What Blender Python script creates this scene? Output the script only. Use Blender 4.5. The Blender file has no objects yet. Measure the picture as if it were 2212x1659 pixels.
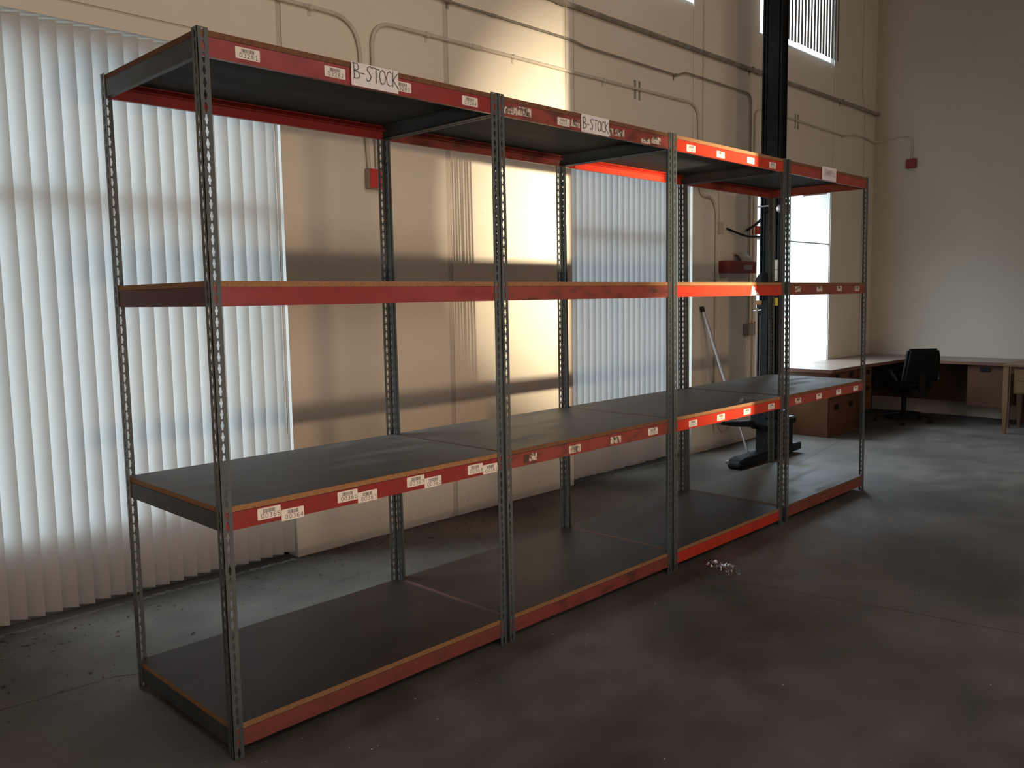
import bpy, bmesh, math, random
from mathutils import Vector, Matrix
random.seed(7)
sc = bpy.context.scene
C = sc.collection
R = math.radians

# ------------------------------------------------------------------ camera
cam_d = bpy.data.cameras.new('camera'); cam = bpy.data.objects.new('camera', cam_d); C.objects.link(cam)
yaw, pitch, roll, fpx = 0.7743, -0.1031, -0.0155, 1823.75
fw = Vector((math.cos(yaw)*math.cos(pitch), math.sin(yaw)*math.cos(pitch), math.sin(pitch)))
rt = Vector((math.sin(yaw), -math.cos(yaw), 0)); up = rt.cross(fw)
rt2 = rt*math.cos(roll) + up*math.sin(roll); up2 = -rt*math.sin(roll) + up*math.cos(roll)
cam.matrix_world = Matrix(((rt2.x, up2.x, -fw.x, -1.29), (rt2.y, up2.y, -fw.y, -2.6254), (rt2.z, up2.z, -fw.z, 1.5737), (0, 0, 0, 1)))
cam_d.sensor_width = 36; cam_d.lens = fpx/2212*36; cam_d.clip_end = 200; cam_d.clip_start = 0.05
sc.camera = cam

# ------------------------------------------------------------------ light
world = bpy.data.worlds.new('world'); sc.world = world; world.use_nodes = True
wn = world.node_tree
bg = wn.nodes['Background']; bg.inputs['Strength'].default_value = 3.0
# late afternoon sky: warm towards the sun side (-y, behind the camera), cool on the window side
_tc = wn.nodes.new('ShaderNodeTexCoord'); _sp = wn.nodes.new('ShaderNodeSeparateXYZ'); _rp = wn.nodes.new('ShaderNodeValToRGB')
_mr = wn.nodes.new('ShaderNodeMapRange'); _mr.inputs['From Min'].default_value = -0.6; _mr.inputs['From Max'].default_value = 0.3
wn.links.new(_tc.outputs['Generated'], _sp.inputs[0]); wn.links.new(_sp.outputs['Y'], _mr.inputs['Value']); wn.links.new(_mr.outputs[0], _rp.inputs['Fac'])
_rp.color_ramp.elements[0].color = (2.85, 2.42, 2.15, 1); _rp.color_ramp.elements[1].color = (1.30, 1.50, 1.70, 1)
wn.links.new(_rp.outputs['Color'], bg.inputs['Color'])
# on the window side the high sky is much brighter than the band at the horizon
_mz = wn.nodes.new('ShaderNodeMapRange'); _mz.inputs['From Min'].default_value = 0.16; _mz.inputs['From Max'].default_value = 0.50; _mz.inputs['To Min'].default_value = 0; _mz.inputs['To Max'].default_value = 7.0
_ml = wn.nodes.new('ShaderNodeMath'); _ml.operation = 'MULTIPLY'; _ma = wn.nodes.new('ShaderNodeMath'); _ma.operation = 'MULTIPLY_ADD'
wn.links.new(_sp.outputs['Z'], _mz.inputs['Value']); wn.links.new(_mz.outputs[0], _ml.inputs[0]); wn.links.new(_mr.outputs[0], _ml.inputs[1])
wn.links.new(_ml.outputs[0], _ma.inputs[0]); _ma.inputs[1].default_value = 1.0; _ma.inputs[2].default_value = 1.0
wn.links.new(_ma.outputs[0], bg.inputs['Strength'])

def area(name, loc, look, sx, sy, watts, col, spread=180, portal=False):
    d = bpy.data.lights.new(name, 'AREA'); d.shape = 'RECTANGLE'; d.size = sx; d.size_y = sy
    d.energy = watts; d.color = col; d.spread = R(spread)
    o = bpy.data.objects.new(name, d); C.objects.link(o); o.location = loc
    o.rotation_euler = (Vector(look)-Vector(loc)).to_track_quat('-Z', 'Y').to_euler()
    if portal: d.cycles.is_portal = True
    return o
area('pavement_glare', (-1.2, -8.3, 0.62), (2.6, 1.8, 1.5), 1.35, 0.30, 44, (1.0, 0.70, 0.44), spread=75)
# low warm sun thrown back off the pavement outside that door
def spot(name, loc, look, watts, ang, blend, rad, col):
    d = bpy.data.lights.new(name, 'SPOT'); d.energy = watts; d.spot_size = R(ang); d.spot_blend = blend
    d.shadow_soft_size = rad; d.color = col
    o = bpy.data.objects.new(name, d); C.objects.link(o); o.location = loc
    o.rotation_euler = (Vector(look)-Vector(loc)).to_track_quat('-Z', 'Y').to_euler()
area('sun_reflection', (1.65, -9.3, 0.62), (4.45, 1.86, 2.15), 0.06, 0.30, 66, (1.0, 0.83, 0.58), spread=19)
# daylight portals at the windows
for wx0, wx1, z0, z1 in ((-0.42, 1.395, 0.1, 2.94), (4.02, 5.81, 0.1, 2.94), (7.07, 8.885, 0.1, 2.94), (4.02, 5.81, 4.25, 5.9), (7.07, 8.885, 4.25, 5.9)):
    area('window_daylight', ((wx0+wx1)/2, 2.02, (z0+z1)/2), ((wx0+wx1)/2, 0, (z0+z1)/2), wx1-wx0, z1-z0, 1, (1, 1, 1), portal=True)
for wx0, wx1, z0, z1 in ((-6.3, -3.3, 4.3, 6.2), (-2.3, .7, 4.3, 6.2), (2.2, 5.2, 4.3, 6.2), (-2.6, 2.5, .5, 2.2), (5.3, 6.3, 0, 2.2)):
    area('window_daylight', ((wx0+wx1)/2, -5.35, (z0+z1)/2), ((wx0+wx1)/2, 0, (z0+z1)/2), wx1-wx0, z1-z0, 1, (1, 1, 1), portal=True)
sc.view_settings.view_transform = 'Standard'; sc.view_settings.look = 'None'
sc.view_settings.gamma = 1; sc.view_settings.use_curve_mapping = False
sc.view_settings.exposure = 0.0
sc.cycles.use_denoising = True
sc.cycles.max_bounces = 7; sc.cycles.diffuse_bounces = 5; sc.cycles.glossy_bounces = 3
sc.cycles.transmission_bounces = 5; sc.cycles.transparent_max_bounces = 8
sc.cycles.sample_clamp_indirect = 6; sc.cycles.caustics_reflective = False; sc.cycles.caustics_refractive = False

# ------------------------------------------------------------------ materials
def mat(name, col, rough=0.6, metal=0.0, col2=None, scale=6.0, lo=0.4, hi=0.6, stretch=(1, 1, 1), detail=6, bump=0.0, bscale=60, spec=0.5, rvar=0.0):
    m = bpy.data.materials.new(name); m.use_nodes = True; nt = m.node_tree; b = nt.nodes['Principled BSDF']
    b.inputs['Base Color'].default_value = (*col, 1); b.inputs['Roughness'].default_value = rough
    b.inputs['Metallic'].default_value = metal; b.inputs['Specular IOR Level'].default_value = spec
    tc = nt.nodes.new('ShaderNodeTexCoord')
    if col2 is not None:
        mp = nt.nodes.new('ShaderNodeMapping'); mp.inputs['Scale'].default_value = stretch
        n = nt.nodes.new('ShaderNodeTexNoise'); n.inputs['Scale'].default_value = scale; n.inputs['Detail'].default_value = detail
        rp = nt.nodes.new('ShaderNodeValToRGB'); rp.color_ramp.elements[0].position = lo; rp.color_ramp.elements[1].position = hi
        rp.color_ramp.elements[0].color = (*col, 1); rp.color_ramp.elements[1].color = (*col2, 1)
        nt.links.new(tc.outputs['Object'], mp.inputs['Vector']); nt.links.new(mp.outputs['Vector'], n.inputs['Vector'])
        nt.links.new(n.outputs['Fac'], rp.inputs['Fac']); nt.links.new(rp.outputs['Color'], b.inputs['Base Color'])
        if rvar:
            mr = nt.nodes.new('ShaderNodeMapRange'); mr.inputs['From Min'].default_value = lo; mr.inputs['From Max'].default_value = hi
            mr.inputs['To Min'].default_value = rough; mr.inputs['To Max'].default_value = rough + rvar
            nt.links.new(n.outputs['Fac'], mr.inputs['Value']); nt.links.new(mr.outputs['Result'], b.inputs['Roughness'])
    if bump:
        n2 = nt.nodes.new('ShaderNodeTexNoise'); n2.inputs['Scale'].default_value = bscale; n2.inputs['Detail'].default_value = 5
        bp = nt.nodes.new('ShaderNodeBump'); bp.inputs['Strength'].default_value = bump; bp.inputs['Distance'].default_value = 0.01
        nt.links.new(tc.outputs['Object'], n2.inputs['Vector']); nt.links.new(n2.outputs['Fac'], bp.inputs['Height'])
        nt.links.new(bp.outputs['Normal'], b.inputs['Normal'])
    return m

M = {}
M['wall'] = mat('wall_paint', (0.70, 0.64, 0.55), 0.75, col2=(0.66, 0.60, 0.51), scale=1.2, lo=0.35, hi=0.7, bump=0.12, bscale=70, spec=0.3)
def dirty(m, base):
    nt = m.node_tree; b = nt.nodes['Principled BSDF']; src = b.inputs['Base Color'].links[0].from_socket
    tc = nt.nodes.new('ShaderNodeTexCoord'); sp = nt.nodes.new('ShaderNodeSeparateXYZ'); nt.links.new(tc.outputs['Object'], sp.inputs[0])
    mr = nt.nodes.new('ShaderNodeMapRange'); mr.inputs['From Min'].default_value = 0; mr.inputs['From Max'].default_value = .45; mr.inputs['To Min'].default_value = .085; mr.inputs['To Max'].default_value = 0
    nt.links.new(sp.outputs['Z'], mr.inputs['Value'])
    n = nt.nodes.new('ShaderNodeTexNoise'); n.inputs['Scale'].default_value = 26; n.inputs['Detail'].default_value = 8; nt.links.new(tc.outputs['Object'], n.inputs['Vector'])
    ad = nt.nodes.new('ShaderNodeMath'); nt.links.new(n.outputs['Fac'], ad.inputs[0]); nt.links.new(mr.outputs[0], ad.inputs[1])
    th = nt.nodes.new('ShaderNodeMapRange'); th.inputs['From Min'].default_value = .745; th.inputs['From Max'].default_value = .85; nt.links.new(ad.outputs[0], th.inputs['Value'])
    mx = nt.nodes.new('ShaderNodeMixRGB'); mx.inputs['Color2'].default_value = (0.20, 0.16, 0.12, 1); nt.links.new(th.outputs[0], mx.inputs['Fac']); nt.links.new(src, mx.inputs['Color1'])
    nt.links.new(mx.outputs[0], b.inputs['Base Color'])
dirty(M['wall'], None)
M['groove'] = mat('wall_groove_paint', (0.50, 0.45, 0.38), 0.85)
M['jamb'] = mat('jamb_paint', (0.62, 0.60, 0.55), 0.7)
M['ceiling'] = mat('ceiling_paint', (0.45, 0.42, 0.37), 0.9)
M['darkwall'] = mat('far_wall_paint', (0.55, 0.49, 0.41), 0.85)
M['frame'] = mat('bronze_window_frame', (0.10, 0.095, 0.085), 0.5)
M['post'] = mat('grey_post_enamel', (0.072, 0.082, 0.083), 0.36, col2=(0.11, 0.12, 0.118), scale=14, lo=0.45, hi=0.75, stretch=(1, 1, .2), spec=0.4)
M['endbeam'] = mat('grey_beam_enamel', (0.045, 0.053, 0.057), 0.45, col2=(0.065, 0.07, 0.072), scale=8, lo=0.4, hi=0.7, spec=0.18)
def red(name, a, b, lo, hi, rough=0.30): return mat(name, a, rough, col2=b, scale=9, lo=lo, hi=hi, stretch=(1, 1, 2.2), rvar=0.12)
M['red1'] = red('crimson_beam_enamel', (0.25, 0.026, 0.024), (0.19, 0.024, 0.022), 0.45, 0.75)
M['red2'] = red('worn_brick_red_enamel', (0.24, 0.048, 0.036), (0.075, 0.028, 0.020), 0.48, 0.70, 0.45)
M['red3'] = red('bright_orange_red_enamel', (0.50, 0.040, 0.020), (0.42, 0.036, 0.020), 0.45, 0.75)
M['red4'] = red('dull_orange_red_enamel', (0.30, 0.052, 0.034), (0.23, 0.042, 0.03), 0.45, 0.75, 0.45)
M['red_end'] = mat('dark_maroon_enamel', (0.10, 0.028, 0.022), 0.5, spec=0.18)
M['red_low'] = red('dull_low_beam_enamel', (0.21, 0.050, 0.032), (0.14, 0.036, 0.026), 0.45, 0.75, 0.5)  # duller, browner red used on a few of the front beams
M['stain'] = mat('dark_grime', (0.07, 0.035, 0.028), 0.8)
M['chip'] = mat('particle_board_edge', (0.30, 0.15, 0.062), 0.85, col2=(0.22, 0.105, 0.042), scale=150, lo=0.42, hi=0.66)
M['chip2'] = mat('dark_particle_board_edge', (0.17, 0.072, 0.032), 0.85, col2=(0.10, 0.042, 0.02), scale=110, lo=0.42, hi=0.66)
M['deck'] = mat('deck_top', (0.070, 0.061, 0.053), 0.55, col2=(0.15, 0.138, 0.122), scale=4.5, lo=0.47, hi=0.68, stretch=(0.6, 1.9, 1), detail=12, rvar=0.2)
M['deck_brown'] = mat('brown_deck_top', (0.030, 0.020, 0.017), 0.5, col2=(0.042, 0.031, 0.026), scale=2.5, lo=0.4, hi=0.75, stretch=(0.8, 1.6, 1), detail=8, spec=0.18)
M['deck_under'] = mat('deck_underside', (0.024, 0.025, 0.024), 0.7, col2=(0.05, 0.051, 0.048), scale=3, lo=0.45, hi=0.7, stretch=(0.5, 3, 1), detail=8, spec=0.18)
M['paper'] = mat('white_paper', (0.70, 0.67, 0.69), 0.8)
M['label'] = mat('label_paper', (0.72, 0.66, 0.60), 0.6)
M['label_old'] = mat('old_label_paper', (0.62, 0.54, 0.46), 0.7, col2=(0.16, 0.09, 0.065), scale=60, lo=0.50, hi=0.58)
M['ink'] = mat('black_ink', (0.02, 0.02, 0.02), 0.6)
M['graphite'] = mat('marker_ink', (0.09, 0.075, 0.085), 0.6)
M['orange'] = mat('orange_dot', (0.85, 0.35, 0.04), 0.6)
M['conduit'] = mat('painted_conduit', (0.54, 0.49, 0.41), 0.55, col2=(0.45, 0.405, 0.34), scale=20, lo=.45, hi=.7)
M['steel'] = mat('galvanised_conduit', (0.33, 0.29, 0.24), 0.5, metal=0.2, col2=(0.24, 0.21, 0.175), scale=12)
M['redbox'] = mat('red_box_enamel', (0.48, 0.035, 0.03), 0.5)
M['redbox_dark'] = mat('dark_red_box_enamel', (0.20, 0.022, 0.02), 0.5)
M['greybox'] = mat('grey_box_paint', (0.30, 0.27, 0.23), 0.6)
M['black'] = mat('black_truck_paint', (0.007, 0.0075, 0.008), 0.5, col2=(0.014, 0.015, 0.016), scale=14, lo=.5, hi=.75, spec=0.18)
M['rubber'] = mat('black_rubber', (0.012, 0.012, 0.012), 0.6, spec=0.18)
M['chrome'] = mat('bright_steel', (0.62, 0.62, 0.62), 0.28, metal=0.9)
M['poleM'] = mat('aluminium_pole', (0.42, 0.42, 0.42), 0.35, metal=0.8)
M['yellow'] = mat('yellow_label', (0.80, 0.62, 0.03), 0.6)
M['whitebox'] = mat('off_white_plastic', (0.60, 0.56, 0.50), 0.6)
M['wood'] = mat('cherry_veneer', (0.10, 0.043, 0.018), 0.42, col2=(0.072, 0.029, 0.012), scale=4, lo=.35, hi=.7, stretch=(1, 1, .25), detail=8)
M['oak'] = mat('oak_veneer', (0.17, 0.10, 0.046), 0.45, col2=(0.13, 0.072, 0.033), scale=5, lo=.35, hi=.7, stretch=(4, 4, .5), detail=8)
M['desktop'] = mat('desk_laminate', (0.20, 0.15, 0.115), 0.33, col2=(0.16, 0.115, 0.09), scale=4, lo=.35, hi=.7, stretch=(.3, 2, 1))
M['deskedge'] = mat('desk_edge_banding', (0.13, 0.06, 0.035), 0.5)
M['handle'] = mat('black_handle', (0.010, 0.009, 0.008), 0.5, spec=0.18)
M['cloth'] = mat('black_chair_cloth', (0.006, 0.007, 0.007), 0.9, bump=.3, bscale=300, spec=0.18)
M['dirt'] = mat('dirt_crumbs', (0.035, 0.026, 0.018), 0.95)
M['bit'] = mat('pale_crumbs', (0.7, 0.68, 0.62), 0.8)
M['light_spill'] = mat('painted_light_spill', (0.22, 0.225, 0.23), 0.95)  # window light spilling under the blinds, painted as pale floor flakes
M['teal'] = mat('sill_paint', (0.62, 0.66, 0.64), 0.6)
M['ground'] = mat('pavement', (0.20, 0.20, 0.19), 0.9, col2=(0.16, 0.16, 0.155), scale=1)

def floor_mat():
    m = bpy.data.materials.new('concrete_floor'); m.use_nodes = True; nt = m.node_tree; b = nt.nodes['Principled BSDF']
    tc = nt.nodes.new('ShaderNodeTexCoord')
    def noise(s, d, st=(1, 1, 1)):
        mp = nt.nodes.new('ShaderNodeMapping'); mp.inputs['Scale'].default_value = st
        n = nt.nodes.new('ShaderNodeTexNoise'); n.inputs['Scale'].default_value = s; n.inputs['Detail'].default_value = d
        nt.links.new(tc.outputs['Object'], mp.inputs['Vector']); nt.links.new(mp.outputs['Vector'], n.inputs['Vector']); return n
    n1 = noise(0.9, 9); n2 = noise(3.4, 12, (1, 1.6, 1))
    r1 = nt.nodes.new('ShaderNodeValToRGB'); e = r1.color_ramp.elements
    e[0].position = .36; e[0].color = (0.066, 0.057, 0.048, 1); e[1].position = .66; e[1].color = (0.155, 0.138, 0.120, 1)
    r2 = nt.nodes.new('ShaderNodeValToRGB'); e = r2.color_ramp.elements
    e[0].position = .33; e[0].color = (0.78, 0.78, 0.79, 1); e[1].position = .70; e[1].color = (1.20, 1.17, 1.14, 1)
    mx = nt.nodes.new('ShaderNodeMixRGB'); mx.blend_type = 'MULTIPLY'; mx.inputs['Fac'].default_value = 1
    nt.links.new(n1.outputs['Fac'], r1.inputs['Fac']); nt.links.new(n2.outputs['Fac'], r2.inputs['Fac'])
    nt.links.new(r1.outputs['Color'], mx.inputs['Color1']); nt.links.new(r2.outputs['Color'], mx.inputs['Color2'])
    nt.links.new(mx.outputs['Color'], b.inputs['Base Color'])
    mr = nt.nodes.new('ShaderNodeMapRange'); mr.inputs['From Min'].default_value = .35; mr.inputs['From Max'].default_value = .65
    mr.inputs['To Min'].default_value = 0.60; mr.inputs['To Max'].default_value = 0.78; b.inputs['Specular IOR Level'].default_value = 0.35
    nt.links.new(n2.outputs['Fac'], mr.inputs['Value']); nt.links.new(mr.outputs['Result'], b.inputs['Roughness'])
    n3 = noise(40, 5); bp = nt.nodes.new('ShaderNodeBump'); bp.inputs['Strength'].default_value = .15; bp.inputs['Distance'].default_value = .01
    nt.links.new(n3.outputs['Fac'], bp.inputs['Height']); nt.links.new(bp.outputs['Normal'], b.inputs['Normal'])
    return m
M['floor'] = floor_mat()

def slat_mat():
    m = bpy.data.materials.new('blind_vinyl'); m.use_nodes = True; nt = m.node_tree
    for n in list(nt.nodes): nt.nodes.remove(n)
    o = nt.nodes.new('ShaderNodeOutputMaterial'); mx = nt.nodes.new('ShaderNodeMixShader'); mx.inputs['Fac'].default_value = 0.108
    d = nt.nodes.new('ShaderNodeBsdfPrincipled'); d.inputs['Base Color'].default_value = (0.44, 0.415, 0.38, 1); d.inputs['Roughness'].default_value = 0.45
    t = nt.nodes.new('ShaderNodeBsdfTranslucent'); t.inputs['Color'].default_value = (0.76, 0.82, 0.83, 1)
    nt.links.new(d.outputs[0], mx.inputs[1]); nt.links.new(t.outputs[0], mx.inputs[2]); nt.links.new(mx.outputs[0], o.inputs['Surface'])
    return m
M['slat'] = slat_mat()
M['slat_dark'] = mat('silhouette_blind_vinyl', (0.20, 0.18, 0.17), 0.6)  # backlit silhouette of the upper slats, put into a darker vinyl colour
def glass_mat(name, col, rough=0.0, alpha=None):
    m = bpy.data.materials.new(name); m.use_nodes = True; nt = m.node_tree
    for n in list(nt.nodes): nt.nodes.remove(n)
    o = nt.nodes.new('ShaderNodeOutputMaterial'); mx = nt.nodes.new('ShaderNodeMixShader')
    t = nt.nodes.new('ShaderNodeBsdfTransparent'); t.inputs['Color'].default_value = (*col, 1)
    g = nt.nodes.new('ShaderNodeBsdfGlossy'); g.inputs['Roughness'].default_value = rough
    if alpha is None:
        f = nt.nodes.new('ShaderNodeFresnel'); f.inputs['IOR'].default_value = 1.25; nt.links.new(f.outputs[0], mx.inputs['Fac'])
    else: mx.inputs['Fac'].default_value = alpha
    nt.links.new(t.outputs[0], mx.inputs[1]); nt.links.new(g.outputs[0], mx.inputs[2]); nt.links.new(mx.outputs[0], o.inputs['Surface'])
    return m
M['glass'] = glass_mat('window_glass', (0.90, 0.96, 0.97), 0.0, 0.05)
M['film'] = glass_mat('clear_film', (0.93, 0.93, 0.93), 0.25, 0.28)

# ------------------------------------------------------------------ mesh helpers
class MB:
    def __init__(s): s.v = []; s.f = []; s.m = []
    def quad(s, pts, mi=0):
        b = len(s.v); s.v += [tuple(p) for p in pts]; s.f.append(tuple(range(b, b+len(pts)))); s.m.append(mi)
    def box(s, x0, x1, y0, y1, z0, z1, mi=0):
        b = len(s.v)
        s.v += [(x, y, z) for x in (x0, x1) for y in (y0, y1) for z in (z0, z1)]
        for f in ((0, 1, 3, 2), (4, 6, 7, 5), (0, 4, 5, 1), (2, 3, 7, 6), (0, 2, 6, 4), (1, 5, 7, 3)):
            s.f.append(tuple(b+i for i in f)); s.m.append(mi)
        return s
    def tube(s, pts, r, seg=10, mi=0, cap=True, r2=None):
        pts = [Vector(p) for p in pts]; n = len(pts); b = len(s.v)
        t0 = (pts[1]-pts[0]).normalized(); a = Vector((0, 0, 1)) if abs(t0.z) < .9 else Vector((1, 0, 0))
        u = t0.cross(a).normalized()
        for i, p in enumerate(pts):
            t = (pts[min(i+1, n-1)]-pts[max(i-1, 0)]).normalized()
            u = (u - t*u.dot(t)).normalized(); w = t.cross(u)
            rr = r if r2 is None else r + (r2-r)*i/(n-1)
            for k in range(seg):
                an = 2*math.pi*k/seg; s.v.append(tuple(p + (u*math.cos(an)+w*math.sin(an))*rr))
        for i in range(n-1):
            for k in range(seg):
                k2 = (k+1) % seg; s.f.append((b+i*seg+k, b+i*seg+k2, b+(i+1)*seg+k2, b+(i+1)*seg+k)); s.m.append(mi)
        if cap:
            s.f.append(tuple(b+k for k in range(seg))[::-1]); s.m.append(mi)
            s.f.append(tuple(b+(n-1)*seg+k for k in range(seg))); s.m.append(mi)
        return s
    def prism(s, poly, axis, a0, a1, mi=0):
        # poly: list of 2D points in the plane across axis ('x': (y,z), 'y': (x,z), 'z': (x,y))
        def P(p, a): return {'x': (a, p[0], p[1]), 'y': (p[0], a, p[1]), 'z': (p[0], p[1], a)}[axis]
        n = len(poly); b = len(s.v); s.v += [P(p, a0) for p in poly] + [P(p, a1) for p in poly]
        for i in range(n):
            j = (i+1) % n; s.f.append((b+i, b+j, b+n+j, b+n+i)); s.m.append(mi)
        s.f.append(tuple(b+i for i in range(n))[::-1]); s.m.append(mi); s.f.append(tuple(b+n+i for i in range(n))); s.m.append(mi)
        return s
    def ell(s, c, rx, ry, rz, mi=0, seg=16, rings=10, zmin=-1):
        b = len(s.v)
        for i in range(rings+1):
            th = -math.pi/2 + math.pi*i/rings
            for k in range(seg):
                a = 2*math.pi*k/seg
                s.v.append((c[0]+rx*math.cos(th)*math.cos(a), c[1]+ry*math.cos(th)*math.sin(a), c[2]+rz*max(zmin, math.sin(th))))
        for i in range(rings):
            for k in range(seg):
                k2 = (k+1) % seg; s.f.append((b+i*seg+k, b+i*seg+k2, b+(i+1)*seg+k2, b+(i+1)*seg+k)); s.m.append(mi)
        return s
    def mesh(s, name, mats, smooth=False, bevel=0):
        me = bpy.data.meshes.new(name); me.from_pydata(s.v, [], s.f)
        for m in (mats if isinstance(mats, (list, tuple)) else [mats]): me.materials.append(m)
        me.polygons.foreach_set('material_index', s.m)
        bm = bmesh.new(); bm.from_mesh(me); bmesh.ops.remove_doubles(bm, verts=bm.verts, dist=1e-6)
        bmesh.ops.recalc_face_normals(bm, faces=bm.faces)
        if bevel: bmesh.ops.bevel(bm, geom=[e for e in bm.edges if len(e.link_faces) == 2 and e.calc_face_angle(0) > .6], offset=bevel, segments=2, affect='EDGES', clamp_overlap=True)
        bm.to_mesh(me); bm.free()
        if smooth:
            for p in me.polygons: p.use_smooth = True
            try: me.set_sharp_from_angle(angle=R(40))
            except Exception: pass
        return me
    def build(s, name, mats, parent=None, smooth=False, bevel=0):
        return link(name, s.mesh(name, mats, smooth, bevel), parent)
def link(name, me, parent=None, loc=None):
    o = bpy.data.objects.new(name, me); C.objects.link(o)
    if parent: o.parent = parent
    if loc: o.location = loc
    return o
def tag(o, label=None, cat=None, group=None, kind=None):
    if label: o['label'] = label
    if cat: o['category'] = cat
    if group: o['group'] = group
    if kind: o['kind'] = kind
    return o
def empty(name, loc, label, cat, group=None, rz=0):
    o = bpy.data.objects.new(name, None); C.objects.link(o); o.location = loc; o.rotation_euler = (0, 0, rz)
    o.empty_display_size = .1
    return tag(o, label, cat, group)
def fillet(pts, r, n=7):
    pts = [Vector(p) for p in pts]; out = [pts[0]]
    for i in range(1, len(pts)-1):
        a, b, c = pts[i-1], pts[i], pts[i+1]; d1 = (a-b); d2 = (c-b); k = min(r, d1.length*.49, d2.length*.49)
        p0 = b+d1.normalized()*k; p1 = b+d2.normalized()*k
        for j in range(n+1):
            t = j/n; out.append(p0*(1-t)**2 + b*2*t*(1-t) + p1*t*t)
    out.append(pts[-1]); return out

# ------------------------------------------------------------------ building shell
YW, XW, XL, YF, HC = 1.861, 10.164, -7.0, -5.2, 7.0
T = 0.20
WIN = {1: (-0.42, 1.395), 2: (4.02, 5.81), 3: (7.07, 8.885)}
ZT, ZU0, ZU1 = 2.94, 4.25, 6.0
def relief(xs, zs, depth, y_face, thick, sign=1):
    """wall in the xz plane built as cells of given recess depth (None = opening)"""
    b = MB(); nx, nz = len(xs)-1, len(zs)-1
    D = [[depth((xs[i]+xs[i+1])/2, (zs[j]+zs[j+1])/2) for j in range(nz)] for i in range(nx)]
    def g(i, j):
        if i < 0 or j < 0 or i >= nx or j >= nz: return 'edge'
        return D[i][j]
    for i in range(nx):
        for j in range(nz):
            d = D[i][j]; x0, x1, z0, z1 = xs[i], xs[i+1], zs[j], zs[j+1]
            if d is not None:
                y = y_face+sign*d; b.quad([(x0, y, z0), (x1, y, z0), (x1, y, z1), (x0, y, z1)], 1 if d > 0 else 0)
                y = y_face+sign*thick; b.quad([(x0, y, z0), (x0, y, z1), (x1, y, z1), (x1, y, z0)])
            for di, dj, p, q in ((1, 0, (x1, z0), (x1, z1)), (0, 1, (x0, z1), (x1, z1))):
                e = g(i+di, j+dj)
                if e == 'edge': continue
                a = thick if d is None else d; c = thick if e is None else e
                if abs(a-c) > 1e-6:
                    b.quad([(p[0], y_face+sign*a, p[1]), (q[0], y_face+sign*a, q[1]), (q[0], y_face+sign*c, q[1]), (p[0], y_face+sign*c, p[1])], 2 if (d is None or e is None) else 1)
    return b
grooves_x = [(1.395, 1.43), (2.675, 2.718), (3.955, 3.961), (4.055, 4.061), (5.800, 5.806), (8.893, 8.899)]
xs = sorted(set([XL, XW] + [v for a, c in WIN.values() for v in (a, c)] + [v for g in grooves_x for v in g]))
zs = sorted(set([0, ZT, ZU0, ZU1, HC, 3.022, 3.034]))
def wdepth(x, z):
    for a, c in WIN.values():
        if a < x < c:
            if z < ZT: return None
            if ZU0 < z < ZU1 and a > 0: return None
    for k, (a, c) in enumerate(grooves_x):
        if a < x < c:
            if k in (0, 2, 3, 4, 5): return .008 if z > ZT else 0
            return .005
    if x < 1.395 and .006 and 3.022 < z < 3.034: return .006
    return 0
wb = relief(xs, zs, wdepth, YW, T).build('wall_back', [M['wall'], M['groove'], M['jamb']]); tag(wb, kind='structure')
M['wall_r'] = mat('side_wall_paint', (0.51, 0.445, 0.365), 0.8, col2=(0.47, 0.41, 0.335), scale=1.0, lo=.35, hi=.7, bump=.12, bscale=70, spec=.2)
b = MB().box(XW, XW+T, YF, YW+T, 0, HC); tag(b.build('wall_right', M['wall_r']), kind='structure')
b = MB().box(XL-T, XL, YF, YW+T, 0, HC); tag(b.build('wall_left', M['darkwall']), kind='structure')
b = MB().box(XL-T, XW+T, YF-T, YW+T, -.2, 0); fl = tag(b.build('floor', M['floor']), kind='structure')
b = MB().box(XL-T, XW+T, YF-T, YW+T, HC, HC+T); tag(b.build('ceiling', M['ceiling']), kind='structure')
# unseen wall behind the camera; door opening and sill shaped to trim the warm light
DX0, DX1, DZ = -2.6, 2.50, 2.2
CL = [(-6.3, -3.3), (-2.3, 0.7), (2.2, 5.2)]   # high windows above the door
def fdepth(x, z): return None if ((DX0 < x < DX1 and .5 < z < DZ) or (5.3 < x < 6.3 and z < DZ) or (4.3 < z < 6.2 and any(a < x < c for a, c in CL))) else 0
fb = relief(sorted([XL, DX0, DX1, 5.3, 6.3, XW]+[v for a in CL for v in a]), [0, .5, DZ, 4.3, 6.2, HC], fdepth, YF, T, -1).build('wall_front', [M['darkwall'], M['groove'], M['jamb']]); tag(fb, kind='structure')
b = MB().box(-40, 50, YW+T+.001, 60, -.25, -.04); tag(b.build('ground_outside', M['ground']), kind='structure')
b = MB().box(-40, 50, -40, YF-T-.001, -.25, -.04); tag(b.build('ground_yard', M['ground']), kind='structure')

# windows: aluminium frame and one pane each side of the transom
def window(n, x0, x1, z0, z1, bars, solid=0.0):
    f = MB(); y0, y1 = (YW+.11, YW+.14) if n not in (3, 5) else (YW+.012, YW+.035); w = .030 if n not in (3, 5) else .010
    f.box(x0, x0+w, y0, y1, z0, z1); f.box(x1-w, x1, y0, y1, z0, z1); f.box(x0, x1, y0, y1, z0, z0+w+solid); f.box(x0, x1, y0, y1, z1-w, z1)
    for z in bars: f.box(x0+w, x1-w, y0, y1, z-(.03 if n != 3 else .006), z+(.03 if n != 3 else .006))
    fr = tag(f.build('window_%d' % n, M['teal' if n == 3 else 'frame']), kind='structure')
    g = MB(); yg = (y0+y1)/2; g.quad([(x0+w, yg, z0+w+solid), (x1-w, yg, z0+w+solid), (x1-w, yg, z1-w), (x0+w, yg, z1-w)]); g.build('pane', M['glass'], fr)
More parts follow.
